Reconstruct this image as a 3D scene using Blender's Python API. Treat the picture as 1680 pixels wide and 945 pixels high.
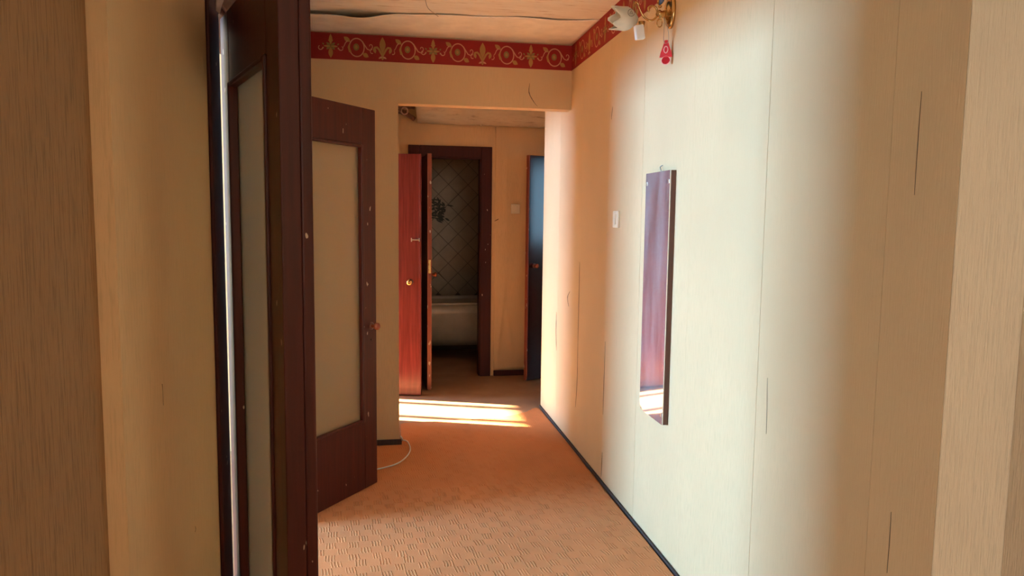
import bpy, bmesh, math, random
from mathutils import Vector, Matrix
random.seed(7)
for o in list(bpy.data.objects):
    bpy.data.objects.remove(o, do_unlink=True)
SC = bpy.context.scene
COL = SC.collection

# ---------------------------------------------------------------- camera (solved from the vanishing points)
F, CX, CY, CAMH = 1180.0, 840.0, 472.5, 1.44
vy = Vector((635 - CX, 356 - CY, F)).normalized()
dx = (694 - CX) / F
vd = Vector((dx, -(dx * vy.x + vy.z) / vy.y, 1.0)).normalized()
vz = -vd
vx = vy.cross(vz)
ROT = Matrix((vx, vy, vz))                       # image ray -> world direction
cam_d = bpy.data.cameras.new('camera'); cam = bpy.data.objects.new('camera', cam_d); COL.objects.link(cam)
cam_d.sensor_width = 36; cam_d.lens = F / 1680 * 36; cam_d.clip_start = 0.05
M3 = Matrix((ROT.col[0], -ROT.col[1], -ROT.col[2])).transposed()
cam.matrix_world = Matrix.Translation((0, 0, CAMH)) @ M3.to_4x4()
SC.camera = cam

def ray(px, py): return ROT @ Vector((px - CX, py - CY, F))
def at_z(px, py, z=0.0):
    r = ray(px, py); return r * ((z - CAMH) / r.z) + Vector((0, 0, CAMH))
def at_x(px, py, x):
    r = ray(px, py); return r * (x / r.x) + Vector((0, 0, CAMH))
def at_y(px, py, y):
    r = ray(px, py); return r * (y / r.y) + Vector((0, 0, CAMH))

# ---------------------------------------------------------------- world, sun, daylight at the windows, exposure
w = bpy.data.worlds.new('sky'); SC.world = w; w.use_nodes = True
w.node_tree.nodes['Background'].inputs[0].default_value = (0.55, 0.75, 1.0, 1)
w.node_tree.nodes['Background'].inputs[1].default_value = 1.0
vs = SC.view_settings
vs.view_transform = 'Standard'; vs.look = 'None'; vs.exposure = 0.14; vs.gamma = 1.0; vs.use_curve_mapping = False

def light(name, kind, energy, color, loc, direction, **kw):
    d = bpy.data.lights.new(name, kind); d.energy = energy; d.color = color
    for k, v in kw.items(): setattr(d, k, v)
    o = bpy.data.objects.new(name, d); COL.objects.link(o); o.location = loc
    o.rotation_euler = Vector(direction).to_track_quat('-Z', 'Y').to_euler()
    return o
SUN_DIR = (1.0, -0.35, -0.345)
light('sun', 'SUN', 185.0, (1.0, 0.74, 0.46), (-8, 9, 5), SUN_DIR, angle=math.radians(0.53))
# sky light entering at the windows of the flat (at their openings; the living room's covers only the upper part)
light('sky_at_window_1', 'AREA', 960.0, (0.23, 0.56, 1.0), (-5.56, 2.95, 1.60), (1, 0, 0), shape='RECTANGLE', size=1.9, size_y=0.94)
light('sky_at_window_2', 'AREA', 1000.0, (0.30, 0.58, 1.0), (-5.06, 7.2, 1.48), (1, 0, 0), shape='RECTANGLE', size=1.6, size_y=1.26)
light('sky_at_window_3', 'AREA', 125.0, (0.86, 0.95, 1.0), (-0.54, -1.9, 1.5), (1, 0, 0), shape='RECTANGLE', size=1.2, size_y=1.2)
light('sky_at_window_4', 'AREA', 20.0, (0.36, 0.72, 1.0), (4.64, 4.45, 1.65), (-1, 0, 0), shape='RECTANGLE', size=1.5, size_y=1.15)

# ---------------------------------------------------------------- materials
MAT = {}
def new_mat(name):
    m = bpy.data.materials.new(name); m.use_nodes = True
    MAT[name] = m
    nt = m.node_tree
    return m, nt, nt.nodes['Principled BSDF']
def N(nt, t, **kw):
    n = nt.nodes.new(t)
    for k, v in kw.items(): setattr(n, k, v)
    return n
def noise(nt, scale, stretch=(1, 1, 1), detail=4, rough=0.55):
    g = N(nt, 'ShaderNodeNewGeometry'); mp = N(nt, 'ShaderNodeMapping')
    mp.inputs['Scale'].default_value = stretch
    nt.links.new(g.outputs['Position'], mp.inputs['Vector'])
    n = N(nt, 'ShaderNodeTexNoise')
    n.inputs['Scale'].default_value = scale; n.inputs['Detail'].default_value = detail; n.inputs['Roughness'].default_value = rough
    nt.links.new(mp.outputs[0], n.inputs['Vector'])
    return n.outputs['Fac']
def ramp(nt, fac, stops):
    r = N(nt, 'ShaderNodeValToRGB'); e = r.color_ramp.elements
    while len(e) < len(stops): e.new(0.5)
    for i, (p, c) in enumerate(stops):
        e[i].position = p; e[i].color = (*c, 1)
    nt.links.new(fac, r.inputs[0]); return r.outputs[0]
def bump(nt, p, h, strength, dist, prev=None):
    b = N(nt, 'ShaderNodeBump'); b.inputs['Strength'].default_value = strength; b.inputs['Distance'].default_value = dist
    nt.links.new(h, b.inputs['Height'])
    if prev is not None: nt.links.new(prev, b.inputs['Normal'])
    nt.links.new(b.outputs[0], p.inputs['Normal']); return b.outputs[0]
def mix(nt, fac, a, b):
    m = N(nt, 'ShaderNodeMix', data_type='RGBA')
    for s, v in ((0, fac), (6, a), (7, b)):
        if isinstance(v, bpy.types.NodeSocket): nt.links.new(v, m.inputs[s])
        else: m.inputs[s].default_value = v if s == 0 else (*v, 1)
    return m.outputs[2]
def sc(c, k): return tuple(min(1, x * k) for x in c)

def m_wallpaper(name, col, ribs=1.0, stain=0.12, dash=0.93):
    m, nt, p = new_mat(name)
    big = noise(nt, 1.3, (1, 1, 0.6), 3)
    c = ramp(nt, big, [(0.3, sc(col, 1 - stain)), (0.7, sc(col, 1 + stain * 0.4))])
    fine = noise(nt, 1.0, (260, 260, 14), 3, 0.6)
    c2 = mix(nt, ramp(nt, fine, [(0.36, (1, 1, 1)), (0.5, (0, 0, 0))]), c, sc(col, dash))
    nt.links.new(c2, p.inputs['Base Color'])
    p.inputs['Roughness'].default_value = 0.72; p.inputs['Specular IOR Level'].default_value = 0.25
    bump(nt, p, fine, 0.35 * ribs, 0.003)
    return m
m_wallpaper('wallpaper', (0.72, 0.49, 0.265))
m_wallpaper('wallpaper_near', (0.70, 0.55, 0.36), 1.8, 0.15, 0.84)

m_wallpaper('wallpaper_shaded', (0.37, 0.215, 0.10), 1.8, 0.15, 0.7)  # paper of the unlit near-left wall: its shade is put into the darker colour

def m_paint(name, col, rough=0.25, chips=0.0, chipcol=(0.55, 0.42, 0.3), streak=0.25, spec=0.5):
    m, nt, p = new_mat(name)
    st = noise(nt, 1.0, (60, 60, 3.0), 3)
    c = ramp(nt, st, [(0.3, sc(col, 1 - streak)), (0.7, sc(col, 1 + streak))])
    if chips > 0:
        ch = noise(nt, 42.0, (1, 1, 0.45), 2, 0.4)
        c = mix(nt, ramp(nt, ch, [(0.80 - chips, (0, 0, 0)), (0.81 - chips, (1, 1, 1))]), c, chipcol)
    nt.links.new(c, p.inputs['Base Color'])
    p.inputs['Roughness'].default_value = rough; p.inputs['Specular IOR Level'].default_value = spec
    bump(nt, p, st, 0.12, 0.002)
    return m
m_paint('door_paint', (0.066, 0.011, 0.007), 0.4, 0.055, spec=0.35)
m_paint('door_red', (0.155, 0.026, 0.025), 0.22, 0.0)
m_paint('door_edge', (0.24, 0.060, 0.030), 0.4, 0.11)
m_paint('door_dark', (0.030, 0.006, 0.007), 0.16, 0.0, spec=0.8)
m_paint('casing_paint', (0.048, 0.008, 0.006), 0.5, 0.02, spec=0.22)
m_paint('dark_wood', (0.11, 0.038, 0.024), 0.3, 0.0)
m_paint('plinth', (0.060, 0.040, 0.034), 0.7, 0.0, spec=0.2)
m_paint('cream_plastic', (0.80, 0.70, 0.52), 0.4, 0.0, streak=0.03)
m_paint('pipe_brown', (0.20, 0.09, 0.055), 0.45, 0.05, (0.6, 0.42, 0.3))
m_paint('white_frame', (0.75, 0.74, 0.70), 0.4, 0.0, streak=0.03)

def m_plain(name, col, rough=0.5, metal=0.0, spec=0.5, trans=0.0):
    m, nt, p = new_mat(name)
    f = noise(nt, 9.0, (1, 1, 1), 3)
    nt.links.new(ramp(nt, f, [(0.3, sc(col, 0.9)), (0.7, sc(col, 1.06))]), p.inputs['Base Color'])
    p.inputs['Roughness'].default_value = rough; p.inputs['Metallic'].default_value = metal
    p.inputs['Specular IOR Level'].default_value = spec; p.inputs['Transmission Weight'].default_value = trans
    return m
m_plain('brass', (0.62, 0.40, 0.16), 0.22, 1.0)
m_plain('steel', (0.62, 0.60, 0.56), 0.3, 1.0)
m_plain('knob_wood', (0.30, 0.075, 0.030), 0.2)
m_plain('border_red', (0.30, 0.013, 0.010), 0.6, spec=0.3)
m_plain('border_gold', (0.42, 0.21, 0.055), 0.6, spec=0.3)
m_plain('border_olive', (0.25, 0.17, 0.05), 0.6, spec=0.3)
m_plain('border_pink', (0.58, 0.27, 0.14), 0.6, spec=0.3)
m_plain('shade_glass', (0.66, 0.62, 0.50), 0.35)
m_plain('white_card', (0.82, 0.80, 0.76), 0.6)
m_plain('ink', (0.20, 0.17, 0.12), 0.6)
m_plain('blue_glass', (0.08, 0.14, 0.28), 0.12)
m_plain('tag_red', (0.66, 0.035, 0.045), 0.3)
m_plain('tag_dark_red', (0.45, 0.008, 0.015), 0.3)
m_plain('tag_pink', (0.85, 0.42, 0.36), 0.4)
m_plain('cord_grey', (0.32, 0.27, 0.22), 0.7)
m_plain('cable_white', (0.78, 0.74, 0.66), 0.45)
m_plain('enamel', (0.52, 0.47, 0.39), 0.15)
m_plain('wheel_paint', (0.52, 0.32, 0.25), 0.5)
m_plain('tile', (0.32, 0.25, 0.17), 0.22)
m_plain('grout', (0.10, 0.075, 0.05), 0.8)
m_plain('sticker', (0.035, 0.035, 0.02), 0.5)
m_plain('tear', (0.10, 0.055, 0.028), 0.9)
m_plain('rag', (0.50, 0.34, 0.28), 0.9)
m_plain('concrete', (0.45, 0.44, 0.42), 0.9)
m_plain('mirror_silver', (0.78, 0.78, 0.79), 0.05, 1.0)
m, nt, p = new_mat('mirror_dusty')
out = nt.nodes['Material Output']; df = N(nt, 'ShaderNodeBsdfDiffuse'); df.inputs[0].default_value = (0.62, 0.60, 0.60, 1)
p.inputs['Base Color'].default_value = (0.85, 0.85, 0.86, 1); p.inputs['Metallic'].default_value = 1; p.inputs['Roughness'].default_value = 0.04
mx = N(nt, 'ShaderNodeMixShader')
dn = ramp(nt, noise(nt, 6.0, (1, 3, 0.5), 4), [(0.3, (0.10, 0.10, 0.10)), (0.75, (0.30, 0.30, 0.30))])
nt.links.new(dn, mx.inputs[0]); nt.links.new(p.outputs[0], mx.inputs[1]); nt.links.new(df.outputs[0], mx.inputs[2]); nt.links.new(mx.outputs[0], out.inputs[0])
m_plain('room_paper', (0.76, 0.64, 0.46), 0.8)

m, nt, p = new_mat('frosted_glass')                # milky door panes: pass and scatter light
out = nt.nodes['Material Output']
tr = N(nt, 'ShaderNodeBsdfTranslucent'); df = N(nt, 'ShaderNodeBsdfDiffuse'); gl = N(nt, 'ShaderNodeBsdfGlossy')
tr.inputs[0].default_value = (0.95, 0.88, 0.72, 1); df.inputs[0].default_value = (0.78, 0.66, 0.47, 1)
gl.inputs['Roughness'].default_value = 0.25
a = N(nt, 'ShaderNodeMixShader'); b = N(nt, 'ShaderNodeMixShader'); fr = N(nt, 'ShaderNodeFresnel')
a.inputs[0].default_value = 0.32
nt.links.new(tr.outputs[0], a.inputs[1]); nt.links.new(df.outputs[0], a.inputs[2])
rf = N(nt, 'ShaderNodeBsdfRefraction'); rf.inputs['Color'].default_value = (0.97, 0.93, 0.82, 1); rf.inputs['IOR'].default_value = 1.1; rf.inputs['Roughness'].default_value = 0.24; fr.inputs['IOR'].default_value = 1.22
a2_ = N(nt, 'ShaderNodeMixShader'); a2_.inputs[0].default_value = 0.6
nt.links.new(a.outputs[0], a2_.inputs[1]); nt.links.new(rf.outputs[0], a2_.inputs[2])
nt.links.new(fr.outputs[0], b.inputs[0]); nt.links.new(a2_.outputs[0], b.inputs[1]); nt.links.new(gl.outputs[0], b.inputs[2])
nt.links.new(b.outputs[0], out.inputs[0])

m, nt, p = new_mat('ceiling_old')                  # old whitewash with streaky stains along the boards
s1 = noise(nt, 1.0, (5, 34, 5), 5, 0.7); s2 = noise(nt, 3.0, (1, 2.5, 1), 4)
c = ramp(nt, s1, [(0.34, (0.62, 0.48, 0.33)), (0.42, (0.84, 0.75, 0.62)), (0.7, (0.88, 0.80, 0.68))])
c = mix(nt, ramp(nt, s2, [(0.35, (0.35, 0.35, 0.35)), (0.6, (0, 0, 0))]), c, (0.72, 0.60, 0.45))
nt.links.new(c, p.inputs['Base Color']); p.inputs['Roughness'].default_value = 0.85
bump(nt, p, s1, 0.25, 0.004)
m_plain('ceiling_paper', (0.90, 0.82, 0.70), 0.8, spec=0.2)

m, nt, p = new_mat('limewash')                     # dirty whitewashed pipe boxing
s1 = noise(nt, 7.0, (1, 5, 5), 6, 0.7)
nt.links.new(ramp(nt, s1, [(0.30, (0.42, 0.30, 0.19)), (0.42, (0.66, 0.54, 0.39)), (0.7, (0.74, 0.62, 0.47))]), p.inputs['Base Color'])
p.inputs['Roughness'].default_value = 0.9
bump(nt, p, s1, 0.5, 0.006)

m, nt, p = new_mat('floor_lino')
s1 = noise(nt, 4.0, (1, 1, 1), 5)
nt.links.new(ramp(nt, s1, [(0.3, (0.32, 0.17, 0.09)), (0.7, (0.43, 0.25, 0.14))]), p.inputs['Base Color'])
p.inputs['Roughness'].default_value = 0.55
bump(nt, p, s1, 0.1, 0.002)

def m_carpet(name, col, amount):
    """felt carpet with groups of short raised strokes set out in a brick pattern"""
    m, nt, p = new_mat(name)
    g = N(nt, 'ShaderNodeNewGeometry'); sp = N(nt, 'ShaderNodeSeparateXYZ')
    nt.links.new(g.outputs['Position'], sp.inputs[0])
    def math_(op, a, b=None, c=None):
        n = N(nt, 'ShaderNodeMath', operation=op)
        for i, v in enumerate((a, b, c)):
            if v is None: continue
            if isinstance(v, bpy.types.NodeSocket): nt.links.new(v, n.inputs[i])
            else: n.inputs[i].default_value = v
        return n.outputs[0]
    wob = math_('MULTIPLY', noise(nt, 9.0, (1, 1, 1), 3), 0.018)
    X = math_('ADD', sp.outputs[0], wob); Y = math_('ADD', sp.outputs[1], wob)
    yr = math_('DIVIDE', Y, 0.058)
    row = math_('FLOOR', yr); fy = math_('FRACT', yr)
    wn = N(nt, 'ShaderNodeTexWhiteNoise', noise_dimensions='1D'); nt.links.new(row, wn.inputs['W'])
    off = math_('ADD', math_('MULTIPLY', math_('FLOORED_MODULO', row, 2.0), 0.5), math_('MULTIPLY', wn.outputs['Value'], 0.32))
    off = math_('ADD', off, math_('MULTIPLY', fy, 0.07))
    fx = math_('FRACT', math_('ADD', math_('DIVIDE', X, 0.098), off))
    cell = math_('FLOOR', math_('ADD', math_('DIVIDE', X, 0.098), off))
    wn2 = N(nt, 'ShaderNodeTexWhiteNoise', noise_dimensions='1D'); nt.links.new(math_('ADD', cell, math_('MULTIPLY', row, 57.3)), wn2.inputs['W'])
    ingx = math_('MULTIPLY', math_('LESS_THAN', fx, 0.5), math_('ADD', 0.4, wn2.outputs['Value']))
    iny = math_('SMOOTH_MIN', math_('MULTIPLY', math_('MINIMUM', fy, math_('SUBTRACT', 1.0, fy)), 6.0), 1.0, 0.2)
    st = math_('SINE', math_('MULTIPLY', fx, 2 * math.pi * 8.0))
    st = math_('MAXIMUM', st, 0.0)
    h = math_('MULTIPLY', math_('MULTIPLY', st, ingx), iny)
    h = math_('MULTIPLY', h, amount)
    fuzz = noise(nt, 220.0, (1, 1, 1), 2)
    big = noise(nt, 1.6, (1, 1, 1), 4)
    c = ramp(nt, big, [(0.3, sc(col, 0.86)), (0.7, sc(col, 1.08))])
    c = mix(nt, math_('MULTIPLY', h, 0.5), c, sc(col, 1.4))
    c = mix(nt, math_('MULTIPLY', fuzz, 0.25), c, sc(col, 0.7))
    nt.links.new(c, p.inputs['Base Color'])
    p.inputs['Roughness'].default_value = 0.92; p.inputs['Specular IOR Level'].default_value = 0.15
    b0 = bump(nt, p, fuzz, 0.25, 0.002)
    bump(nt, p, h, 1.0, 0.006, b0)
    return m
m_carpet('carpet', (0.64, 0.26, 0.105), 1.0)
m_carpet('carpet_far', (0.63, 0.25, 0.098), 0.35)

# ---------------------------------------------------------------- mesh helpers
def bm_box(bm, x0, x1, y0, y1, z0, z1, bev=0.0, mat=0):
    r = bmesh.ops.create_cube(bm, size=1)
    vs_ = r['verts']
    for v in vs_:
        v.co = Vector(((x0 + x1) / 2 + v.co.x * (x1 - x0), (y0 + y1) / 2 + v.co.y * (y1 - y0), (z0 + z1) / 2 + v.co.z * (z1 - z0)))
    fs = {f for v in vs_ for f in v.link_faces}
    if bev > 0:
        es = list({e for v in vs_ for e in v.link_edges})
        rr = bmesh.ops.bevel(bm, geom=es, offset=bev, segments=2, affect='EDGES', profile=0.5)
        fs = set(rr['faces']) | {f for f in fs if f.is_valid}
    for f in fs: f.material_index = mat
def bm_tube(bm, pts, r, seg=8, closed=False, caps=True):
    pts = [Vector(q) for q in pts]; n = len(pts); rings = []
    up = Vector((0, 0, 1))
    for i, q in enumerate(pts):
        if closed: t = pts[(i + 1) % n] - pts[i - 1]
        else: t = pts[min(i + 1, n - 1)] - pts[max(i - 1, 0)]
        t.normalize()
        a = t.cross(up)
        if a.length < 0.05: a = t.cross(Vector((1, 0, 0)))
        a.normalize(); b = t.cross(a)
        rad = r[i] if isinstance(r, (list, tuple)) else r
        rings.append([bm.verts.new(q + a * math.cos(2 * math.pi * k / seg) * rad + b * math.sin(2 * math.pi * k / seg) * rad) for k in range(seg)])
    m_ = n if closed else n - 1
    for i in range(m_):
        A, B = rings[i], rings[(i + 1) % n]
        for k in range(seg): bm.faces.new((A[k], A[(k + 1) % seg], B[(k + 1) % seg], B[k]))
    if not closed and caps:
        bm.faces.new(rings[0]); bm.faces.new(rings[-1][::-1])
def bm_lathe(bm, prof, origin, axis, seg=20):
    """prof: list of (radius, along)"""
    o = Vector(origin); ax = Vector(axis).normalized()
    a = ax.cross(Vector((0, 0, 1)))
    if a.length < 0.05: a = ax.cross(Vector((1, 0, 0)))
    a.normalize(); b = ax.cross(a); rings = []
    for r, h in prof:
        r = max(r, 1e-4)
        rings.append([bm.verts.new(o + ax * h + (a * math.cos(2 * math.pi * k / seg) + b * math.sin(2 * math.pi * k / seg)) * r) for k in range(seg)])
    for A, B in zip(rings, rings[1:]):
        for k in range(seg): bm.faces.new((A[k], A[(k + 1) % seg], B[(k + 1) % seg], B[k]))
    bm.faces.new(rings[0]); bm.faces.new(rings[-1][::-1])
def obj(name, bm, mats, parent=None, smooth=False):
    bmesh.ops.recalc_face_normals(bm, faces=bm.faces)
    me = bpy.data.meshes.new(name); bm.to_mesh(me); bm.free()
    for mm in ([mats] if isinstance(mats, str) else mats): me.materials.append(MAT[mm])
    if smooth:
        for f in me.polygons: f.use_smooth = True
    o = bpy.data.objects.new(name, me); COL.objects.link(o)
    if parent: o.parent = parent
    return o
def box(name, dims, mat, parent=None, bev=0.0):
    bm = bmesh.new(); bm_box(bm, *dims, bev); return obj(name, bm, mat, parent)
def boxes(name, L, mat, parent=None, bev=0.0):
    bm = bmesh.new()
    for d in L: bm_box(bm, *d, bev)
    return obj(name, bm, mat, parent)
def tube(name, pts, r, mat, parent=None, seg=8, closed=False):
    bm = bmesh.new(); bm_tube(bm, pts, r, seg, closed); return obj(name, bm, mat, parent, True)
def lathe(name, prof, origin, axis, mat, parent=None, seg=20):
    bm = bmesh.new(); bm_lathe(bm, prof, origin, axis, seg); return obj(name, bm, mat, parent, True)
def empty(name, loc=(0, 0, 0), rz=0.0):
    o = bpy.data.objects.new(name, None); COL.objects.link(o); o.location = loc; o.rotation_euler = (0, 0, rz); o.empty_display_size = 0.1
    return o
def struct(o, label=None):
    o['kind'] = 'structure'
    if label: o['label'] = label
    return o
def tag(o, label, cat, group=None):
    o['label'] = label; o['category'] = cat
    if group: o['group'] = group
    return o
def spline(P, k=8):
    P = [Vector(q) for q in P]; out = []
    for i in range(len(P) - 1):
        p0, p1, p2, p3 = P[max(i - 1, 0)], P[i], P[i + 1], P[min(i + 2, len(P) - 1)]
        for j in range(k):
            t = j / k
            out.append(0.5 * ((2 * p1) + (p2 - p0) * t + (2 * p0 - 5 * p1 + 4 * p2 - p3) * t * t + (3 * p1 - p0 - 3 * p2 + p3) * t ** 3))
    out.append(P[-1]); return out
def sheet(name, fn, nu, nv, thick, mat, parent=None):
    """curved sheet with real thickness; fn(u,v) -> (point, normal)"""
    bm = bmesh.new(); T = []; B = []
    for i in range(nu + 1):
        a, b = [], []
        for j in range(nv + 1):
            q, n = fn(i / nu, j / nv); q = Vector(q); n = Vector(n)
            a.append(bm.verts.new(q + n * thick)); b.append(bm.verts.new(q))
        T.append(a); B.append(b)
    for i in range(nu):
        for j in range(nv):
            bm.faces.new((T[i][j], T[i + 1][j], T[i + 1][j + 1], T[i][j + 1]))
            bm.faces.new((B[i][j], B[i][j + 1], B[i + 1][j + 1], B[i + 1][j]))
    for i in range(nu):
        bm.faces.new((T[i][0], B[i][0], B[i + 1][0], T[i + 1][0])); bm.faces.new((T[i][nv], T[i + 1][nv], B[i + 1][nv], B[i][nv]))
    for j in range(nv):
        bm.faces.new((T[0][j], T[0][j + 1], B[0][j + 1], B[0][j])); bm.faces.new((T[nu][j], B[nu][j], B[nu][j + 1], T[nu][j + 1]))
    return obj(name, bm, mat, parent, True)

# ---------------------------------------------------------------- the shell
H = 2.532
XR, XL = 1.155, -0.45           # corridor side walls
YN, YP, YE = 1.31, 4.52, 6.44   # end of the near room, lintel wall, end wall
DY0, DY1 = 2.075, 3.345          # double doorway to the sunlit room
struct(box('floor', (-5.6, 4.7, -3.1, 8.6, -0.1, 0), 'floor_lino'), 'brown floor of the hallway')
struct(box('ceiling', (-5.6, 4.7, -3.1, 8.6, H, H + 0.12), 'ceiling_old'), 'old whitewashed ceiling with brown streaks')
wall_right = struct(box('wall_right', (XR, XR + 0.30, YN, 5.29, 0, H), 'wallpaper_near'), 'long papered wall on the side of the narrow mirror')
wall_left = struct(boxes('wall_left', [(XL - .12, XL, YN, DY0, 0, H), (XL - .12, XL, DY1, YP, 0, H), (XL - .12, XL, DY0, DY1, 2.02, H)], 'wallpaper'), 'papered wall around the double doorway')
struct(boxes('wall_near_left', [(-0.602, -0.482, -1.3, YN - 0.001, 0, H), (-0.602, -0.482, -3.0, -2.5, 0, H), (-0.602, -0.482, -2.5, -1.3, 0, .9), (-0.602, -0.482, -2.5, -1.3, 2.1, H)], 'wallpaper_shaded'), 'papered wall of the near room, its shade put into a brown colour')
struct(boxes('wall_near_right', [(1.33, 1.455, .9, YN - 0.001, 0, H), (1.455, 3.7, .9, 1.02, 0, H), (3.58, 3.7, -3.0, .9, 0, H)], 'wallpaper_near'), 'papered side wall of the near room')
struct(box('wall_near_back', (-0.602, 3.7, -3.12, -3, 0, H), 'room_paper'))
wall_part = struct(boxes('wall_lintel', [(-5.65, 0.07, YP, YP + .10, 0, H), (0.07, XR, YP, YP + .10, 2.13, H)], 'wallpaper'), 'papered cross wall with the open passage')
wall_hall = struct(boxes('wall_hall_left', [(-.46, -.34, YP + .10, 5.20, 0, H), (-.46, -.34, 5.89, 8.6, 0, H), (-.46, -.34, 5.20, 5.89, 2.0, H)], 'wallpaper'))
wall_end = struct(boxes('wall_end', [(-.34, .27, YE, YE + .12, 0, H), (.84, 1.75, YE, YE + .12, 0, H), (.27, .84, YE, YE + .12, 1.985, H)], 'wallpaper'), 'papered end wall around the bathroom door')
struct(boxes('wall_hall_right', [(1.75, 1.87, 5.29, 5.80, 0, H), (1.75, 1.87, 6.42, 7.92, 0, H), (1.75, 1.87, 5.80, 6.42, 2.02, H)], 'wallpaper'))
struct(boxes('wall_side_room', [(4.6, 4.72, 3.0, 3.7, 0, H), (4.6, 4.72, 5.2, 6.9, 0, H), (4.6, 4.72, 3.7, 5.2, 0, 1.075), (4.6, 4.72, 3.7, 5.2, 2.225, H), (1.87, 4.6, 6.78, 6.9, 0, H), (1.455, 4.6, 2.88, 3.0, 0, H)], 'room_paper'))
struct(boxes('wall_side_partition', [(1.455, 1.75, 5.17, 5.289, 0, H), (1.75, 1.87, 3.0, 5.288, 0, H)], 'room_paper'))
wall_bath = struct(box('wall_bath_back', (-.34, 1.75, 7.80, 7.92, 0, H), 'grout'), 'bathroom wall under diagonal beige tiles')
# rooms that only send light in: living room and kitchen
struct(boxes('wall_living_window', [(-5.65, -5.5, -.62, 2.0, 0, H), (-5.65, -5.5, 3.9, YP, 0, H), (-5.65, -5.5, 2.0, 3.9, 0, .77), (-5.65, -5.5, 2.0, 3.9, 2.07, H)], 'room_paper'))
struct(box('wall_living_side', (-5.5, -.602, -.62, -.5, 0, H), 'room_paper'))
struct(boxes('wall_kitchen_window', [(-5.15, -5.0, YP + .10, 6.4, 0, H), (-5.15, -5.0, 8.0, 8.6, 0, H), (-5.15, -5.0, 6.4, 8.0, 0, .85), (-5.15, -5.0, 6.4, 8.0, 2.11, H)], 'room_paper'))
struct(box('wall_kitchen_side', (-5.15, -.34, 8.6, 8.72, 0, H), 'room_paper'))
struct(box('added_sun_slab', (-6.75, -5.65, 1.0, 4.6, 2.12, 2.24), 'concrete'), 'unseen concrete slab added above the living room window to stop the sun')  # added out of view to keep the low sun from reaching the corridor
struct(box('added_parapet', (-6.75, -6.65, 1.0, 4.6, -.1, 1.13), 'concrete'), 'unseen concrete parapet added outside the living room window')  # added out of view, to go with the sky lamp on the upper window part
def window(name, plane, c, a0, a1, z0, z1, mull):
    """white frame of a window: plane 'x' or 'y' at c"""
    r = struct(empty(name, (c, a0, z0) if plane == 'x' else (a0, c, z0)))
    def bar(nm, u0, u1, w0, w1):
        d = (-.03, .03, u0 - a0, u1 - a0, w0 - z0, w1 - z0) if plane == 'x' else (u0 - a0, u1 - a0, -.03, .03, w0 - z0, w1 - z0)
        box(nm, d, 'white_frame', r, 0.004)
    bar('frame_rail', a0, a1, z0, z0 + .05); bar('frame_rail', a0, a1, z1 - .05, z1)
    bar('frame_stile', a0, a0 + .05, z0 + .05, z1 - .05); bar('frame_stile', a1 - .05, a1, z0 + .05, z1 - .05)
    for u in mull: bar('mullion', u - .028, u + .028, z0 + .05, z1 - .05)
window('window_1', 'x', -5.53, 2.0, 3.9, .77, 2.07, (2.95,))
window('window_2', 'x', -5.03, 6.4, 8.0, .85, 2.11, (6.97, 7.36))
window('window_3', 'x', -.515, -2.5, -1.3, .9, 2.1, (-1.9,))
window('window_4', 'x', 4.62, 3.7, 5.2, 1.075, 2.225, (4.45,))

# wallpaper strips of the corridor wall, each with its own edges; joints 1.5 mm
edges_y = [1.31, 1.52, 2.075, 2.63, 3.18, 3.70, 4.235, 4.78, 5.29]
for a_, b_ in zip(edges_y, edges_y[1:]):
    lift = random.uniform(0.0009, 0.0016)
    box('wallpaper_strip', (XR - lift, XR + 0.001, a_ + (0.0008 if a_ > 1.32 else 0), b_ - (0.0008 if b_ < 5.2 else 0), 0.02, 2.372), 'wallpaper', wall_right)
# tears in the paper: dark slits with a curled lip
def tear(pts, wid, parent, plane='x', c=XR - 0.0019):
    P = spline([at_x(px, py, c) if plane == 'x' else at_y(px, py, c) for px, py in pts], 5)
    bm = bmesh.new(); n = len(P); L, R_ = [], []
    side = Vector((0, 1, 0)) if plane == 'x' else Vector((1, 0, 0))
    nrm = Vector((-1, 0, 0)) if plane == 'x' else Vector((0, -1, 0))
    for i, q in enumerate(P):
        k = wid * math.sin(math.pi * (i + 0.4) / (n - 0.2)) * random.uniform(0.7, 1.2)
        L.append(bm.verts.new(q - side * k)); R_.append(bm.verts.new(q + side * k + nrm * 0.0004))
    for i in range(n - 1): bm.faces.new((L[i], R_[i], R_[i + 1], L[i + 1]))
    ex = bmesh.ops.extrude_face_region(bm, geom=bm.faces[:])
    for v in [g for g in ex['geom'] if isinstance(g, bmesh.types.BMVert)]: v.co -= nrm * 0.0006
    return obj('tear', bm, 'tear', parent)
for pts, wd in [([(935, 478), (931, 488), (933, 503)], .006), ([(913, 512), (912, 545), (913, 575)], .007), ([(951, 430), (950, 480), (948, 560)], .004),
                ([(948, 560), (947, 620), (944, 668)], .003), ([(993, 560), (991, 620), (989, 680)], .003), ([(988, 742), (987, 765), (986, 782)], .003),
                ([(1259, 620), (1258, 680), (1257, 712)], .0006), ([(1512, 150), (1506, 230), (1500, 320)], .0006), ([(1462, 840), (1459, 890), (1455, 940)], .0006),
                ([(1005, 175), (1004, 185), (1003, 196)], .002)]:
    tear(pts, wd, wall_right)
tear([(869, 136), (868, 152), (875, 166), (882, 175)], .003, wall_part, 'y', YP - 0.001)
tear([(653, 171), (666, 170.5), (680, 171.5)], .006, wall_part, 'y', YP - 0.001)
tear([(811, 363), (815, 361), (818, 359)], .008, wall_end, 'y', YE - 0.013)
tear([(266, 630), (267, 645), (268, 665)], .0005, wall_left, 'x', XL + 0.001)
tear([(320, 863), (321, 868), (320, 873)], .0012, wall_left, 'x', XL + 0.001)

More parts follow.
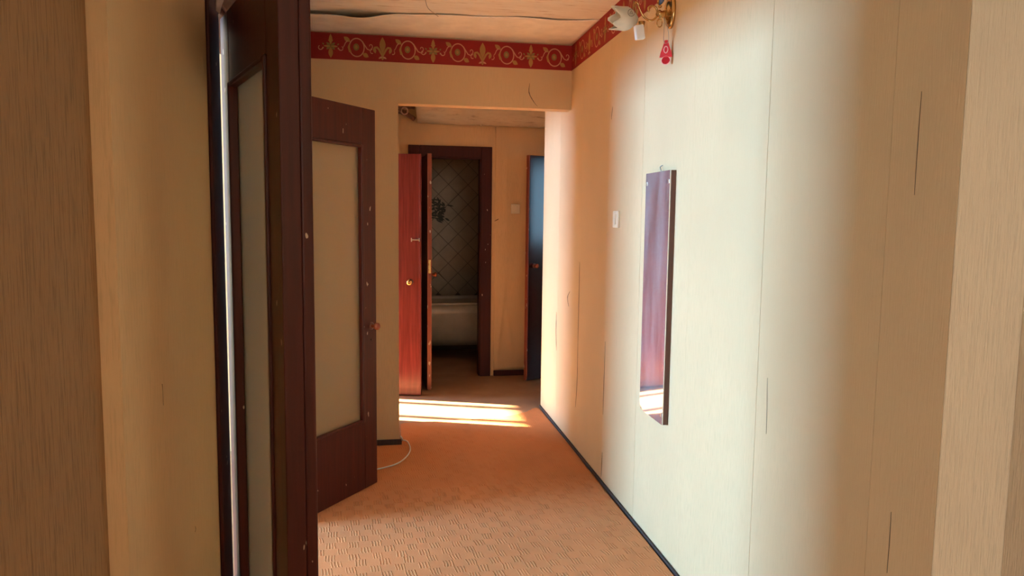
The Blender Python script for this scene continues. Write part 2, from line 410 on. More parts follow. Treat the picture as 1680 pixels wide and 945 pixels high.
# loose, creased wallpaper on the end wall beside the bathroom door
def crease(u, v):
    x = 0.955 + u * 0.79; z = 0.055 + v * 2.22
    d = 0.006 + 0.004 * math.sin(x * 38 + 1.3 * math.sin(z * 3)) * math.exp(-((z - 1.4) / 0.6) ** 2)
    d += 0.010 * math.exp(-((x - 1.02 - 0.10 * (z - 0.5)) / 0.016) ** 2) * math.exp(-((z - 0.4) / 0.38) ** 2)
    d += 0.008 * math.exp(-((x - 1.10 + 0.16 * (z - 0.4)) / 0.018) ** 2) * math.exp(-((z - 0.33) / 0.3) ** 2)
    d += 0.007 * math.exp(-((x - 1.055 - 0.05 * max(0, 1.7 - z) ** 2) / 0.012) ** 2) * math.exp(-((z - 1.68) / 0.22) ** 2)
    return (x, YE - d, z), (0, -1, 0)
sheet('wallpaper_strip', crease, 70, 60, 0.001, 'wallpaper', wall_end)

# loose ceiling paper with a sagging front edge, beyond the old whitewash
def ceil_paper(u, v):
    x = XL + u * (XR - XL); y0 = 4.06 - 0.13 * u + 0.012 * math.sin(u * 23)
    y = y0 + v * (YP - y0)
    sag = 0.004 + 0.035 * math.exp(-((x + 0.13) / 0.13) ** 2) * (1 - v) ** 3 + 0.016 * math.exp(-((x + 0.42) / 0.14) ** 2) * (1 - v) ** 2
    sag += 0.003 * (1 + math.sin(u * 17)) * (1 - v) ** 2
    return (x, y, H - sag), (0, 0, 1)
tag(sheet('ceiling_paper', ceil_paper, 60, 16, 0.0012, 'ceiling_paper'), 'smooth pale ceiling paper sagging loose along its front edge', 'ceiling paper')
q0 = at_z(697, -4, H - .004); q1 = at_z(719, 27, H - .05)
tag(tube('hanging_thread', spline([q0, q0 + Vector((.02, .1, -.02)), q1 + Vector((-.02, -.03, .004)), q1]), 0.0016, 'cord_grey'), 'thin loose thread hanging from the peeling ceiling', 'thread')

# plinths
struct(box('baseboard_right', (XR - .012, XR - .0003, YN + .3, 5.29, 0, .019), 'plinth', bev=.003), 'dark thin plinth along the mirror wall')
struct(boxes('baseboard_left', [(XL, 0.085, YP - .018, YP, 0, .035), (XL + .0005, XL + .014, DY1 + .12, YP - .02, 0, .035)], 'plinth', bev=.004), 'dark plinth at the foot of the cross wall')
struct(box('baseboard_end', (.955, 1.74, YE - .02, YE, 0, .05), 'casing_paint', bev=.004), 'dark plinth under the creased wallpaper')

# carpets
def carpet(name, outline, z0, t, mat, label, ripple=0.0):
    bm = bmesh.new()
    vs_ = [bm.verts.new((x, y, z0)) for x, y in outline]
    f = bm.faces.new(vs_)
    ex = bmesh.ops.extrude_face_region(bm, geom=[f])
    for v in [g for g in ex['geom'] if isinstance(g, bmesh.types.BMVert)]: v.co.z += t
    return tag(obj(name, bm, mat), label, 'carpet')
def ragged(a, b, n, amp):
    return [(a[0] + (b[0] - a[0]) * i / n + random.uniform(-amp, amp), a[1] + (b[1] - a[1]) * i / n + random.uniform(-amp, amp)) for i in range(n + 1)]
carpet('carpet', [(XL + .015, 3.60), (1.135, 3.60)] + [(1.138, 4.6), (1.13, 5.22)] + ragged((1.12, 5.27), (0.95, 5.10), 8, .012) + ragged((0.8, 5.02), (0.12, 4.98), 14, .008) + [(0.085, 4.95), (0.085, YP - .03), (XL + .015, YP - .03)],
       0.0, .006, 'carpet_far', 'smoother reddish carpet reaching from the cable to the sunlit hall floor')
carpet('carpet', [(XL + .015, -2.9), (1.125, -2.9), (1.135, 3.0)] + ragged((1.13, 3.79), (0.55, 3.735), 10, .006) + ragged((0.5, 3.73), (XL + .015, 3.70), 8, .003),
       0.0062, .005, 'carpet', 'tan carpet with raised groups of short strokes below the narrow mirror')

# ---------------------------------------------------------------- doors and casings
def casing(name, plane, c, a0, a1, zt, wd, pr, mat='casing_paint', depth=.12, sgn=1, label=None):
    """casing boards plus jamb lining around an opening a0..a1 in a wall face at c; sgn = side on which it stands proud"""
    r = struct(empty(name), label)
    p0, p1 = sorted((c, c + sgn * pr))
    j0, j1 = sorted((c - sgn * depth, c))
    def b(nm, u0, u1, w0, w1, q0, q1):
        d = (q0, q1, u0, u1, w0, w1) if plane == 'x' else (u0, u1, q0, q1, w0, w1)
        box(nm, d, mat, r, .004)
    b('casing_board', a0 - wd, a0 + .012, 0, zt + wd, p0, p1); b('casing_board', a1 - .012, a1 + wd, 0, zt + wd, p0, p1)
    b('casing_board', a0 + .012, a1 - .012, zt - .012, zt + wd, p0, p1)
    b('jamb', a0, a0 + .022, 0, zt - .001, j0, j1 - .0005); b('jamb', a1 - .022, a1, 0, zt - .001, j0, j1 - .0005)
    b('jamb', a0 + .022, a1 - .022, zt - .024, zt - .001, j0, j1 - .0005)
    return r
casing('trim_2', 'x', XL, DY0, DY1, 2.02, .10, .010, label='dark red casing of the double doorway')
casing('trim_3', 'y', YE, .27, .84, 1.985, .085, .02, sgn=-1, label='dark red casing of the bathroom door')
casing('trim_4', 'x', -.34, 5.20, 5.89, 2.0, .07, .018, label='casing of the doorway behind the cross wall')
casing('trim_5', 'x', 1.75, 5.80, 6.42, 2.02, .0, .012, sgn=-1)

def knob(parent, x, z, y, sgn, r=.019, mat='knob_wood', rose='dark_wood'):
    k = lathe('knob', [(r * .45, 0), (r * .42, .018), (r * .75, .024), (r, .034), (r * .95, .044), (r * .6, .051), (0, .053)], (x, y, z), (0, sgn, 0), mat, parent)
    lathe('rose', [(r * 1.05, -.0005), (r * 1.05, .004), (r * .8, .007), (0, .0075)], (x, y, z), (0, sgn, 0), rose, k)
    return k
def glazed_leaf(name, W, Hh, T, loc, ang, label, flip=1, astragal=False):
    """leaf hinged at the local origin, running along +x, thickness on -y*flip..; local z from the floor"""
    r = struct(empty(name, loc, ang), label)
    y0, y1 = sorted((0, T * flip))
    s, top, bot, z0 = .105, .185, .36, .012
    box('stile', (0, s, y0, y1, z0, Hh), 'door_paint', r, .003); box('stile', (W - s, W, y0, y1, z0, Hh), 'door_paint', r, .003)
    box('rail', (s, W - s, y0 + .0005, y1 - .0005, Hh - top, Hh), 'door_paint', r, .003); box('rail', (s, W - s, y0 + .0005, y1 - .0005, z0, z0 + bot), 'door_paint', r, .003)
    g0, g1 = z0 + bot, Hh - top; ym = (y0 + y1) / 2
    box('glass_pane', (s + .002, W - s - .002, ym - .002, ym + .002, g0 + .002, g1 - .002), 'frosted_glass', r)
    for sd in (y0, y1):                                    # beading on both faces
        o = 1 if sd == y1 else -1
        a_, b_ = sorted((ym + o * .0025, sd + o * .006))
        box('bead', (s, s + .016, a_, b_, g0, g1), 'door_paint', r, .004); box('bead', (W - s - .016, W - s, a_, b_, g0, g1), 'door_paint', r, .004)
        box('bead', (s + .016, W - s - .016, a_, b_, g0, g0 + .014), 'door_paint', r, .004); box('bead', (s + .016, W - s - .016, a_, b_, g1 - .014, g1), 'door_paint', r, .004)
    if astragal:
        a_, b_ = sorted((T * flip, (T + .026) * flip))
        box('meeting_strip', (W - .045, W, a_, b_, z0, Hh), 'door_paint', r, .005)
    for hz in (.28, 1.68):
        lathe('hinge', [(.008, 0), (.008, .09)], (.004, y0 if flip < 0 else y1, hz), (0, 0, 1), 'casing_paint', r, 10)
    return r
# leaf that stands edge-on beside the camera
h1 = Vector((-.4468, 2.130)); n1 = Vector((-.2275, 1.588))
a1 = math.atan2((n1 - h1).y, (n1 - h1).x)
d1 = glazed_leaf('door_1', .615, 1.972, .042, (h1.x, h1.y, 0), a1, 'dark red glazed door leaf standing edge-on in shadow', 1, True)
# its twin further along, folded back towards the cross wall
h2 = Vector((-.425, 3.335)); n2 = Vector((-.058, 3.835))
a2 = math.atan2((n2 - h2).y, (n2 - h2).x)
d2 = glazed_leaf('door_2', (n2 - h2).length, 1.985, .042, (h2.x, h2.y, 0), a2, 'dark red glazed door leaf with round wooden knob, folded open towards the passage', 1)
W2 = (n2 - h2).length
knob(d2, W2 - .045, .872, 0, -1, .019)
lathe('keyhole', [(.006, 0), (.006, .002), (0, .0025)], (W2 - .045, 0, .80), (0, -1, 0), 'casing_paint', d2, 12)

def solid_leaf(name, W, Hh, T, loc, ang, label, face, edge, flip=1):
    r = struct(empty(name, loc, ang), label)
    y0, y1 = sorted((0, T * flip))
    box('panel', (.012, W - .012, y0, y1, .012, Hh), face, r, .002)
    box('edge_strip', (W - .012, W, y0, y1, .012, Hh), edge, r, .002); box('edge_strip', (0, .012, y0, y1, .012, Hh), edge, r, .002)
    return r
h3 = Vector((-.325, 5.88)); n3 = Vector((.262, 5.735))
a3 = math.atan2((n3 - h3).y, (n3 - h3).x); W3 = (n3 - h3).length
d3 = solid_leaf('door_3', W3, 1.935, .036, (h3.x, h3.y, 0), a3, 'plain red door leaf with round knob and bolt', 'door_red', 'door_red')
knob(d3, W3 - .085, .927, 0, -1, .024, 'brass')
bo = box('bolt', (W3 - .075, W3 - .010, -.010, 0, 1.258, 1.268), 'steel', d3, .002)
box('bolt_plate', (W3 - .078, W3 - .070, -.005, 0, 1.248, 1.278), 'steel', bo, .001); box('bolt_plate', (W3 - .016, W3 - .008, -.005, 0, 1.250, 1.276), 'steel', bo, .001)
# bathroom door, open towards the passage so that its edge is seen
h4 = Vector((.294, 6.40)); n4 = Vector((.322, 5.90))
a4 = math.atan2((n4 - h4).y, (n4 - h4).x); W4 = (n4 - h4).length
d4 = solid_leaf('door_4', W4, 1.955, .036, (h4.x, h4.y, 0), a4, 'dark red bathroom door leaf seen by its worn edge with brass latch', 'casing_paint', 'door_edge')
lt = box('latch_plate', (W4 - .0005, W4 + .0015, .008, .028, .985, 1.095), 'brass', d4, .0005)
box('latch_bolt', (W4 + .001, W4 + .008, .012, .024, 1.05, 1.07), 'brass', lt, .001); box('latch_bolt', (W4 + .001, W4 + .004, .012, .024, 1.01, 1.022), 'brass', lt, .001)
knob(d4, W4 - .06, .97, .036, 1, .02)
# dark glossy door at the far right
h5 = Vector((1.742, 6.40)); n5 = Vector((1.205, 6.145))
a5 = math.atan2((n5 - h5).y, (n5 - h5).x); W5 = (n5 - h5).length
d5 = solid_leaf('door_5', W5, 1.985, .036, (h5.x, h5.y, 0), a5, 'dark glossy door leaf with a bluish sheen behind the wall corner', 'door_dark', 'door_edge', -1)
knob(d5, W5 - .075, 1.03, 0, 1, .02)

# ---------------------------------------------------------------- red wallpaper border with gold ornaments
BZ0, BZ1 = 2.372, H - .001
BC = (BZ0 + BZ1) / 2
bord_a = box('wallpaper_border', (XL + .001, XR - .0025, YP - .0014, YP - .0002, BZ0, BZ1 - .006), 'border_red')
tag(bord_a, 'red wallpaper border with gold fleur-de-lis above the open passage', 'wallpaper border')
bord_b = box('wallpaper_border', (XR - .0034, XR - .002, YN, YP - .002, BZ0, BZ1), 'border_red')
tag(bord_b, 'red wallpaper border with gold scrolls above the wall mirror, running behind the sconce', 'wallpaper border')
bord_c = box('wallpaper_border', (XL + .0003, XL + .0016, DY1 + .14, YP - .002, BZ0, BZ1), 'border_red')
tag(bord_c, 'short length of red wallpaper border above the folded-back glazed door leaf', 'wallpaper border')
def petal(c, ang, L, Wd, n=7, tip=0.0):
    """pointed leaf outline from base c along ang"""
    pts = []
    for i in range(n + 1):
        t = i / n; pts.append((t * L, math.sin(math.pi * t ** (1 + tip)) * Wd / 2))
    for i in range(n - 1, 0, -1):
        t = i / n; pts.append((t * L, -math.sin(math.pi * t ** (1 + tip)) * Wd / 2))
    ca, sa = math.cos(ang), math.sin(ang)
    return [(c[0] + x * ca - y * sa, c[1] + x * sa + y * ca) for x, y in pts]
def ribbon(P, w0, w1):
    P = [Vector((x, y, 0)) for x, y in P]; L, R_ = [], []
    for i, q in enumerate(P):
        t = (P[min(i + 1, len(P) - 1)] - P[max(i - 1, 0)]).normalized(); n = Vector((-t.y, t.x, 0))
        k = w0 + (w1 - w0) * i / (len(P) - 1)
        L.append(q + n * k / 2); R_.append(q - n * k / 2)
    return L, R_
def arc(c, rx, ry, a0, a1, n=18, shrink=1.0):
    return [(c[0] + rx * (1 + (shrink - 1) * i / n) * math.cos(a0 + (a1 - a0) * i / n), c[1] + ry * (1 + (shrink - 1) * i / n) * math.sin(a0 + (a1 - a0) * i / n)) for i in range(n + 1)]
def ornament_mesh(kind):
    bm = bmesh.new()
    layer = [0.0]
    def poly(pts, m):
        layer[0] += 0.00003
        f = bm.faces.new([bm.verts.new((x, y, layer[0])) for x, y in pts]); f.material_index = m
    def rib(P, w0, w1, m):
        layer[0] += 0.00003
        L, R_ = ribbon(P, w0, w1)
        a_ = [bm.verts.new((q.x, q.y, layer[0])) for q in L]; b_ = [bm.verts.new((q.x, q.y, layer[0])) for q in R_]
        for i in range(len(a_) - 1): bm.faces.new((a_[i], b_[i], b_[i + 1], a_[i + 1])).material_index = m
    pi = math.pi
    if kind == 'fleur':
        poly(petal((0, -.030), pi / 2, .092, .034, 9, .15), 0)
        poly(petal((0, -.040), -pi / 2, .022, .014), 0)
        for s in (-1, 1):
            rib([(0, -.040), (s * .010, -.022), (s * .020, -.004), (s * .031, .006), (s * .043, .004), (s * .048, -.008)], .010, .012, 0)
            poly(petal((s * .048, .006), -pi / 2 - s * .25, .034, .017), 0)
            rib(arc((s * .060, -.016), .011, .013, -pi / 2 - s * .6, -pi / 2 + s * 2.6, 10, .6), .005, .003, 2)
            poly(petal((0, -.042), -pi / 2 + s * 1.1, .026, .010), 2)
    elif kind == 'flower':
        poly(petal((0, .008), pi / 2, .058, .020, 8), 0); poly(petal((0, -.004), -pi / 2, .058, .026, 8), 0)
        for s in (-1, 1):
            poly(petal((0, .002), pi / 2 - s * .95, .030, .014), 1); poly(petal((0, 0), -pi / 2 + s * .95, .030, .014), 1)
            poly(petal((0, .026), pi / 2 - s * 1.1, .016, .008), 0); poly(petal((0, 0), (0 if s > 0 else pi), .040, .011), 0)
            poly(petal((s * .036, .006), (0 if s > 0 else pi) + s * .8, .014, .008), 1); poly(petal((s * .036, -.006), (0 if s > 0 else pi) - s * .8, .014, .008), 1)
            rib(arc((s * .058, -.006), .016, .018, (pi if s > 0 else 0), (pi if s > 0 else 0) + s * 4.4, 14, .35), .006, .003, 2)
    else:   # scroll with a round flower
        rib(arc((0, 0), .041, .048, 0.4, 0.4 + 2 * pi, 30), .006, .006, 2)
        poly(arc((-.003, .002), .016, .019, 0, 2 * pi * .96, 14), 1)
        poly(arc((-.003, .002), .008, .010, 0, 2 * pi * .95, 10), 0)
        poly(petal((-.036, .028), pi * .80, .044, .024), 0); poly(petal((.032, -.030), -pi * .16, .038, .024), 0)
        rib([(-.038, .018), (-.045, .000), (-.036, -.026)], .008, .014, 0)
        rib([(.030, .034), (.045, .012), (.058, -.006), (.074, -.012), (.086, -.006)], .007, .004, 2)
        rib(arc((.076, .010), .014, .016, -pi / 2, pi * 1.1, 14, .3), .005, .003, 2)
        rib([(-.050, .034), (-.062, .022), (-.070, .004), (-.078, -.006)], .006, .003, 2)
    bmesh.ops.scale(bm, vec=(1.06, 1.10, 1.0), verts=bm.verts)
    me = bpy.data.meshes.new('ornament'); bm.to_mesh(me); bm.free()
    for mm in ('border_gold', 'border_olive', 'border_pink'): me.materials.append(MAT[mm])
    return me
ORN = {k: ornament_mesh(k) for k in ('fleur', 'flower', 'scroll')}
def ornament(kind, parent, mw):
    o = bpy.data.objects.new('ornament', ORN[kind]); COL.objects.link(o); o.parent = parent; o.matrix_local = mw
PER = .3035
for k in range(-2, 5):
    x = -.022 + k * PER
    Mx = Matrix(((1, 0, 0, 0), (0, 0, -1, YP - .0018), (0, 1, 0, BC - .004), (0, 0, 0, 1)))
    if XL + .05 < x < XR - .05: ornament('fleur' if k % 2 == 0 else 'flower', bord_a, Matrix.Translation((x, 0, 0)) @ Mx)
    if XL + .09 < x + PER / 2 < XR - .09: ornament('scroll', bord_a, Matrix.Translation((x + PER / 2, 0, 0)) @ Mx)
for k, kind in enumerate(('flower', 'scroll', 'fleur', 'scroll', 'flower', 'scroll')):
    ornament(kind, bord_c, Matrix.Translation((0, YP - .12 - k * PER / 2, 0)) @ Matrix(((0, 0, 1, XL + .0019), (1, 0, 0, 0), (0, 1, 0, BC - .004), (0, 0, 0, 1))))
for k in range(0, 11):
    y = YP - .10 - k * PER
    Mx = Matrix(((0, 0, -1, XR - .0037), (-1, 0, 0, 0), (0, 1, 0, BC - .004), (0, 0, 0, 1)))
    if y > YN + .1: ornament('flower' if k % 2 == 0 else 'fleur', bord_b, Matrix.Translation((0, y, 0)) @ Mx)
    if y - PER / 2 > YN + .1: ornament('scroll', bord_b, Matrix.Translation((0, y - PER / 2, 0)) @ Mx)

# ---------------------------------------------------------------- narrow mirror
mr = empty('wall_mirror', (XR - .0018, 2.92, .588)); tag(mr, 'tall narrow mirror on a dark wooden board hung on the papered wall', 'mirror')
box('backing_board', (-.022, 0, -.137, .137, 0, 1.055), 'dark_wood', mr, .002)
bm = bmesh.new()                                        # pane with a chipped lower corner
outl = [(-.137, 0.0), (.095, 0.0), (.112, .012), (.131, .020), (.137, .045), (.137, 1.055), (-.137, 1.055)]
f = bm.faces.new([bm.verts.new((-.0265, y, z)) for y, z in outl])
ex = bmesh.ops.extrude_face_region(bm, geom=[f])
for v in [g for g in ex['geom'] if isinstance(g, bmesh.types.BMVert)]: v.co.x += .0042
obj('mirror_glass', bm, 'mirror_dusty', mr)
for yy, zz in ((-.125, 1.01), (.125, 1.01), (-.125, .04)):
    box('clip', (-.029, -.0266, yy - .006, yy + .006, zz - .008, zz + .008), 'steel', mr, .0008)
tube('hook', spline([(-.008, .0, 1.05), (-.010, .012, 1.07), (-.008, .02, 1.078), (-.004, .008, 1.083)]), .0022, 'steel', mr)

# ---------------------------------------------------------------- light switches
def switch(loc, rz, label, w_=.082, h_=.086):
    r = empty('light_switch', loc, rz); tag(r, label, 'light switch')
    bm = bmesh.new(); bm_box(bm, -w_ / 2, w_ / 2, -.012, 0, -h_ / 2, h_ / 2, .004); obj('cover_plate', bm, 'cream_plastic', r)
    bm = bmesh.new(); bm_box(bm, -.018, .018, -.019, -.0115, -.026, .026, .003); obj('rocker', bm, 'cream_plastic', r)
    lathe('screw', [(.003, 0), (.003, .001), (0, .0015)], (0, -.012, h_ / 2 - .009), (0, -1, 0), 'steel', r, 10)
switch((XR - .0014, 3.53, 1.442), math.radians(-90), 'cream light switch on the papered wall beyond the narrow mirror')
switch((1.140, YE - .012, 1.527), 0, 'cream light switch on creased wallpaper beside the bathroom door')

# ---------------------------------------------------------------- brass sconce
SY = 2.885
sn = empty('wall_sconce', (XR - .002, SY, 2.29)); tag(sn, 'brass wall sconce with scrolled arm and pale scalloped shade', 'wall lamp')
bm = bmesh.new()                                        # oval domed back plate
rings = []
for r_, hh in ((1.0, 0), (1.0, .008), (.86, .016), (.80, .014), (.55, .026), (.2, .032)):
    rings.append([bm.verts.new((-hh, .042 * r_ * math.cos(t * math.pi / 14), .068 * r_ * math.sin(t * math.pi / 14))) for t in range(28)])
for A, B in zip(rings, rings[1:]):
    for k in range(28): bm.faces.new((A[k], A[(k + 1) % 28], B[(k + 1) % 28], B[k]))
bm.faces.new(rings[0]); bm.faces.new(rings[-1])
obj('back_plate', bm, 'brass', sn, True)
lathe('boss', [(.010, 0), (.016, .010), (.012, .018), (.017, .028), (.010, .040), (0, .044)], (-.026, 0, -.012), (-1, 0, 0), 'brass', sn)
tube('arm', spline([(-.060, 0, -.016), (-.078, 0, -.036), (-.100, 0, -.039), (-.122, 0, -.024), (-.138, 0, .002), (-.146, 0, .022), (-.156, 0, .030)]), .0042, 'brass', sn, 10)
tube('scroll', spline([(-.060, 0, -.014), (-.068, 0, .010), (-.083, 0, .018), (-.099, 0, .012), (-.102, 0, .000), (-.096, 0, -.002)]), [.0045] * 33 + [.0055] * 8, 'brass', sn, 10)
tube('loop', [(-.052 + .011 * math.sin(t * math.pi / 8), 0, -.048 + .016 * math.cos(t * math.pi / 8)) for t in range(16)], .0025, 'brass', sn, 8, True)
lathe('finial', [(.004, 0), (.008, .006), (.004, .012), (.009, .022), (.006, .032), (0, .036)], (-.050, 0, .012), (-.3, 0, 1), 'brass', sn, 12)


# shade: a scalloped tulip lying towards the passage, open end with three points
bm = bmesh.new()
axis0 = Vector((-.148, 0, -.042)); ax = Vector((-1, 0, .05)).normalized(); e1 = Vector((0, 1, 0)); e2 = ax.cross(e1)
NS, NT = 30, 9; R_in, R_out = [], []
for j in range(NT + 1):
    t = j / NT; ro, ri = [], []
    for k in range(NS):
        an = 2 * math.pi * k / NS
        lob = 0.5 + 0.5 * math.cos(5 * an + .6)
        L = .112 * t * (1 - .26 * (1 - lob) * t ** 2)
        rad = .014 + .034 * math.sin(min(1, t * 2.0) * math.pi / 2) - .010 * max(0, t - .45) + .016 * lob * max(0, t - .6)
        d_ = e1 * math.cos(an) + e2 * math.sin(an)
        ro.append(bm.verts.new(axis0 + ax * L + d_ * rad)); ri.append(bm.verts.new(axis0 + ax * L + d_ * (rad - .003)))
    R_out.append(ro); R_in.append(ri)
for j in range(NT):
    for k in range(NS):
        k2 = (k + 1) % NS
        bm.faces.new((R_out[j][k], R_out[j][k2], R_out[j + 1][k2], R_out[j + 1][k])); bm.faces.new((R_in[j][k], R_in[j + 1][k], R_in[j + 1][k2], R_in[j][k2]))
for k in range(NS):
    k2 = (k + 1) % NS
    bm.faces.new((R_out[NT][k], R_out[NT][k2], R_in[NT][k2], R_in[NT][k]))
bm.faces.new(R_out[0]); bm.faces.new(R_in[0])
shade = obj('lamp_shade', bm, 'shade_glass', sn, True)
cen = axis0 + ax * .042 + Vector((0, -.049, .012))
tube('emblem', [cen + Vector((.014 * math.cos(t * math.pi / 10), 0, .014 * math.sin(t * math.pi / 10))) for t in range(20)], .0011, 'ink', shade, 5, True)
tube('emblem', [cen + Vector(q) for q in ((-.007, 0, -.006), (-.003, 0, .002), (0, 0, .008), (.003, 0, .002), (.007, 0, -.006), (.001, 0, -.002), (-.003, 0, -.006))], .0010, 'ink', shade, 5)
# socket sleeve below the shade, tilted, and its brass cup
bm = bmesh.new(); bm_box(bm, -.019, .019, -.012, .012, -.056, 0, .004)
bmesh.ops.rotate(bm, verts=bm.verts, cent=(0, 0, 0), matrix=Matrix.Rotation(math.radians(-9), 3, 'Y'))
bmesh.ops.translate(bm, verts=bm.verts, vec=(-.152, -.030, -.070))
obj('socket_sleeve', bm, 'white_card', sn)
lathe('cup', [(.003, -.055), (.007, -.03), (.012, .0), (.014, .012), (0, .014)], (-.132, -.012, -.062), (0, 0, 1), 'brass', sn, 14)
tube('stem', spline([(-.156, 0, .030), (-.158, 0, .012), (-.150, 0, -.020), (-.146, 0, -.042)]), .0036, 'brass', sn)
lathe('glass_drop', [(0.001, -.022), (.009, -.012), (.011, .002), (.008, .016), (.001, .026)], (-.048, -.004, .042), (.45, 0, 1), 'blue_glass', sn, 14)

# red tag hanging from the sconce by a cord
kt = empty('hanging_tag', (XR - .026, SY - .012, 2.088)); tag(kt, 'red triangular tag on a doubled cord hanging from the brass sconce', 'tag')
for yy in (-.012, .010):
    tube('cord', spline([(-.034, .008, .168), (-.030, yy * .6, .13), (-.014 + yy * .2, yy, .085), (-.012, yy * .3, .068)]), .0012, 'cord_grey', kt, 6)
def plate(name, pts, x, t, mat, parent):
    bm = bmesh.new(); f = bm.faces.new([bm.verts.new((x, y, z)) for y, z in pts])
    ex = bmesh.ops.extrude_face_region(bm, geom=[f])
    for v in [g for g in ex['geom'] if isinstance(g, bmesh.types.BMVert)]: v.co.x -= t
    return obj(name, bm, mat, parent)
Rz = Matrix.Rotation(math.radians(62), 4, 'Z')           # the tag has turned to face along the corridor
pl = plate('tag_body', [(-.006, .084), (.006, .084), (.013, .060), (.022, .034), (.026, .016), (-.026, .016), (-.022, .034), (-.013, .060)], 0, .006, 'tag_red', kt)
em = tube('emblem', [(-.0068, .008 * math.cos(t * math.pi / 8), .046 + .013 * math.sin(t * math.pi / 8)) for t in range(16)], .0022, 'tag_pink', pl, 6, True)
lp = plate('tag_ring', [(.017 * math.cos(t * math.pi / 9) , .004 + .016 * math.sin(t * math.pi / 9)) for t in range(18)], -.001, .004, 'tag_dark_red', kt)
tube('ring_rim', [(-.004, .018 * math.cos(t * math.pi / 9), .004 + .017 * math.sin(t * math.pi / 9)) for t in range(18)], .0022, 'tag_pink', lp, 6, True)
kt.rotation_euler = (0, 0, math.radians(58))

# ---------------------------------------------------------------- hall: whitewashed pipe box under the ceiling, valve
bm = bmesh.new(); secs = []
NX = 34
for i in range(NX + 1):
    t = i / NX; x = .262 + t * 1.485
    ring = []
    for k in range(12):
        an = math.pi * k / 11
        yy = -.15 * math.sin(an) ** 0.8 - .012 * math.sin(an * 2) + random.uniform(-.003, .003)
        zz = .105 * math.cos(an) + random.uniform(-.003, .003)
        sl = -.018 * (1 - abs(zz) / .105) if i == 0 else 0
        ring.append(bm.verts.new((x + sl, YE - .010 + yy, 2.362 - .008 * t + zz)))
    secs.append(ring)
for A, B in zip(secs, secs[1:]):
    for k in range(11): bm.faces.new((A[k], A[k + 1], B[k + 1], B[k]))
    bm.faces.new((A[11], A[0], B[0], B[11]))
bm.faces.new(secs[0]); bm.faces.new(secs[-1][::-1])
pbx = empty('pipe_box', (.262, YE - .01, 2.25)); tag(pbx, 'dirty whitewashed rounded pipe boxing above the bathroom door', 'pipe box')
o = obj('boxing', bm, 'limewash', None, True); o.parent = pbx; o.matrix_parent_inverse = Matrix.Translation((-.262, -(YE - .01), -2.25))
lathe('plaster_drip', [(.003, 0), (.010, .012), (.014, .025), (.016, .04)], (.555, -.05, -.012), (0, 0, 1), 'limewash', pbx, 10)
vl = empty('water_valve', (.152, YE - .005, 2.338)); tag(vl, 'brown pipe elbow with a round hand wheel beside the whitewashed boxing', 'valve')
tube('pipe', spline([(-.49, -.03, .012), (-.10, -.03, .012), (-.02, -.03, .006), (.04, -.035, -.022), (.088, -.04, -.055)]), .020, 'pipe_brown', vl, 12)
tube('pipe', spline([(-.49, -.025, .050), (.0, -.025, .05), (.09, -.025, .045)]), .014, 'pipe_brown', vl, 12)
wh = tube('hand_wheel', [(.028 * math.cos(t * math.pi / 10), -.075, .010 + .028 * math.sin(t * math.pi / 10)) for t in range(20)], .0065, 'wheel_paint', vl, 8, True)
lathe('wheel_hub', [(.009, 0), (.009, .05), (.004, .055)], (0, -.03, .010), (0, -1, 0), 'pipe_brown', wh, 10)
for t in range(3):
    an = t * 2 * math.pi / 3 + .4
    tube('wheel_spoke', [(0, -.075, .010), (.026 * math.cos(an), -.075, .010 + .026 * math.sin(an))], .004, 'pipe_brown', wh, 6)

# ---------------------------------------------------------------- bathroom: diagonal tiles, sticker, bathtub
ts = .150; half = ts / 2 - .0022
bm = bmesh.new(); bm_box(bm, -half, half, -.006, 0, -half, half, .0015)
bmesh.ops.rotate(bm, verts=bm.verts, cent=(0, 0, 0), matrix=Matrix.Rotation(math.radians(45), 3, 'Y'))
tile_me = bpy.data.meshes.new('tile'); bm.to_mesh(tile_me); bm.free(); tile_me.materials.append(MAT['tile'])
dg = ts * math.sqrt(2) / 2; cnt = 0
for i in range(-2, 14):
    for j in range(3, 23):
        if (i + j) % 2: continue
        x, z = .545 + (i - 4) * dg, .10 + j * dg
        if not (-.22 < x < 1.63 and .55 < z < 2.42) or cnt >= 290: continue
        t = bpy.data.objects.new('tile', tile_me); COL.objects.link(t); t.parent = wall_bath; cnt += 1
        t.location = (x, 7.80 - random.uniform(0, .0015), z); t.rotation_euler = (random.uniform(-.006, .006), 0, random.uniform(-.006, .006))
st = empty('wall_sticker', (.545, 7.79, 1.52)); tag(st, 'dark leafy plant sticker on the diagonal bathroom tiles', 'sticker')
for i in range(48):
    an = random.uniform(-.7, math.pi + .7); r0 = random.uniform(.0, .10); ca = random.uniform(0, 2 * math.pi)
    c = (r0 * math.cos(ca), r0 * math.sin(ca) * 1.1)
    bm = bmesh.new()
    f = bm.faces.new([bm.verts.new((x, -.0004 * i / 48, z)) for x, z in petal(c, an, random.uniform(.045, .09), random.uniform(.014, .026))])
    ex = bmesh.ops.extrude_face_region(bm, geom=[f])
    for v in [g for g in ex['geom'] if isinstance(g, bmesh.types.BMVert)]: v.co.y += .0008
    obj('leaf', bm, 'sticker', st)
tb = empty('bathtub', (.70, 7.39, 0)); tag(tb, 'white enamel bathtub with rolled rim in the dark bathroom', 'bathtub')
def rr(hx, hy, r, z, n=6):
    P = []
    for cx_, cy_, a0 in ((hx - r, hy - r, 0), (-hx + r, hy - r, math.pi / 2), (-hx + r, -hy + r, math.pi), (hx - r, -hy + r, 1.5 * math.pi)):
        for k in range(n + 1):
            an = a0 + math.pi / 2 * k / n; P.append((cx_ + r * math.cos(an), cy_ + r * math.sin(an), z))
    return P
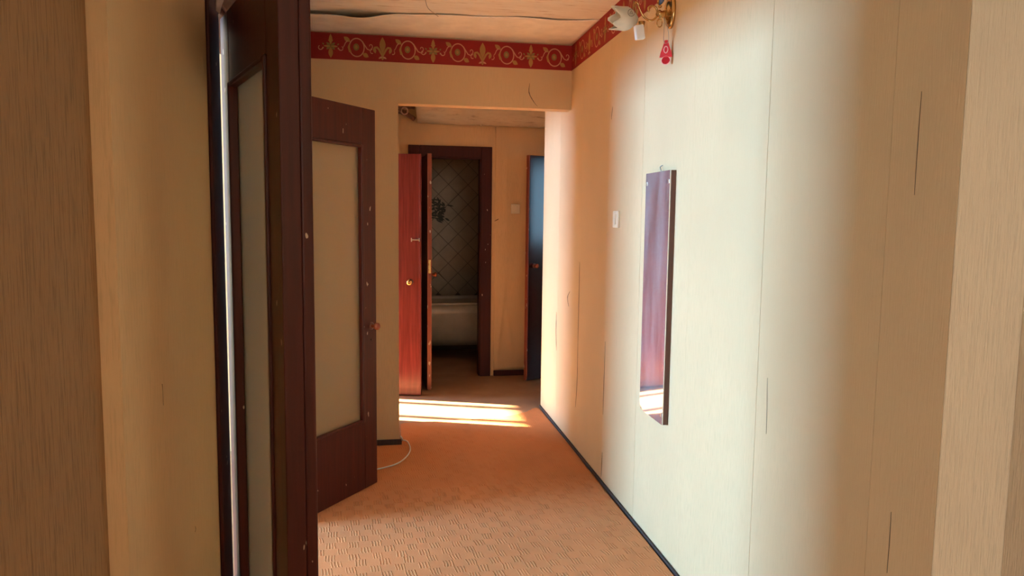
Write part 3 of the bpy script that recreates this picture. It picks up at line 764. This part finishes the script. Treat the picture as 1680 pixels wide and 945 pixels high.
def loft(name, L, mat, parent, cap0=False, cap1=False):
    bm = bmesh.new(); rings = [[bm.verts.new(q) for q in P] for P in L]; n = len(rings[0])
    for A, B in zip(rings, rings[1:]):
        for k in range(n): bm.faces.new((A[k], A[(k + 1) % n], B[(k + 1) % n], B[k]))
    if cap0: bm.faces.new(rings[0])
    if cap1: bm.faces.new(rings[-1])
    return obj(name, bm, mat, parent, True)
loft('basin', [rr(.66, .12, .10, .14), rr(.74, .21, .15, .22), rr(.80, .275, .16, .36), rr(.83, .312, .16, .49), rr(.84, .32, .16, .575), rr(.825, .305, .15, .575), rr(.78, .26, .15, .38), rr(.64, .12, .10, .24)], 'enamel', tb, True, True)
loft('rim', [rr(.84, .32, .16, .575), rr(.885, .352, .17, .578), rr(.895, .360, .17, .590), rr(.885, .352, .17, .604), rr(.85, .325, .16, .608), rr(.825, .305, .15, .598), rr(.825, .305, .15, .570)], 'enamel', tb)
for sx in (-.6, .6):
    for sy in (-.2, .2): lathe('foot', [(.03, 0), (.022, .03), (.018, .1), (.03, .20)], (sx, sy, 0), (0, 0, 1), 'plinth', tb, 10)

# ---------------------------------------------------------------- small things
cp = [at_z(655, 722, .012), at_z(668, 724, .014), at_z(673, 738, .012), at_z(664, 752, .012), at_z(648, 762, .012), at_z(622, 769, .012), at_z(590, 776, .012)]
c0 = Vector((.078, YP - .022, .06))
tag(tube('cable', spline([c0, c0 + Vector((.012, -.01, -.02))] + cp), .0042, 'cable_white'), 'thin white cable looping over the carpet at the foot of the cross wall', 'cable')
# pale rag tucked over the top of the edge-on door at its hinge
rg = empty('rag', (h1.x, h1.y, 1.972)); tag(rg, 'crumpled pale pink rag lying on top of the edge-on door at its hinge', 'rag')
dirn = (n1 - h1).normalized()
def rag_fn(u, v):
    s = -.01 + u * .085; an = v * math.pi
    rad = .052 + .010 * math.sin(u * 9 + v * 5) + .006 * math.sin(v * 17 + u * 4)
    nx, ny = -dirn.y, dirn.x
    off = .021 + math.cos(an) * rad * .62; zz = .002 + math.sin(an) * (rad * 2.0) * (1 - .35 * (u - .5) ** 2)
    return (dirn.x * s + nx * off, dirn.y * s + ny * off, zz), (nx * math.cos(an), ny * math.cos(an), math.sin(an))
sheet('cloth', rag_fn, 12, 20, .003, 'rag', rg)
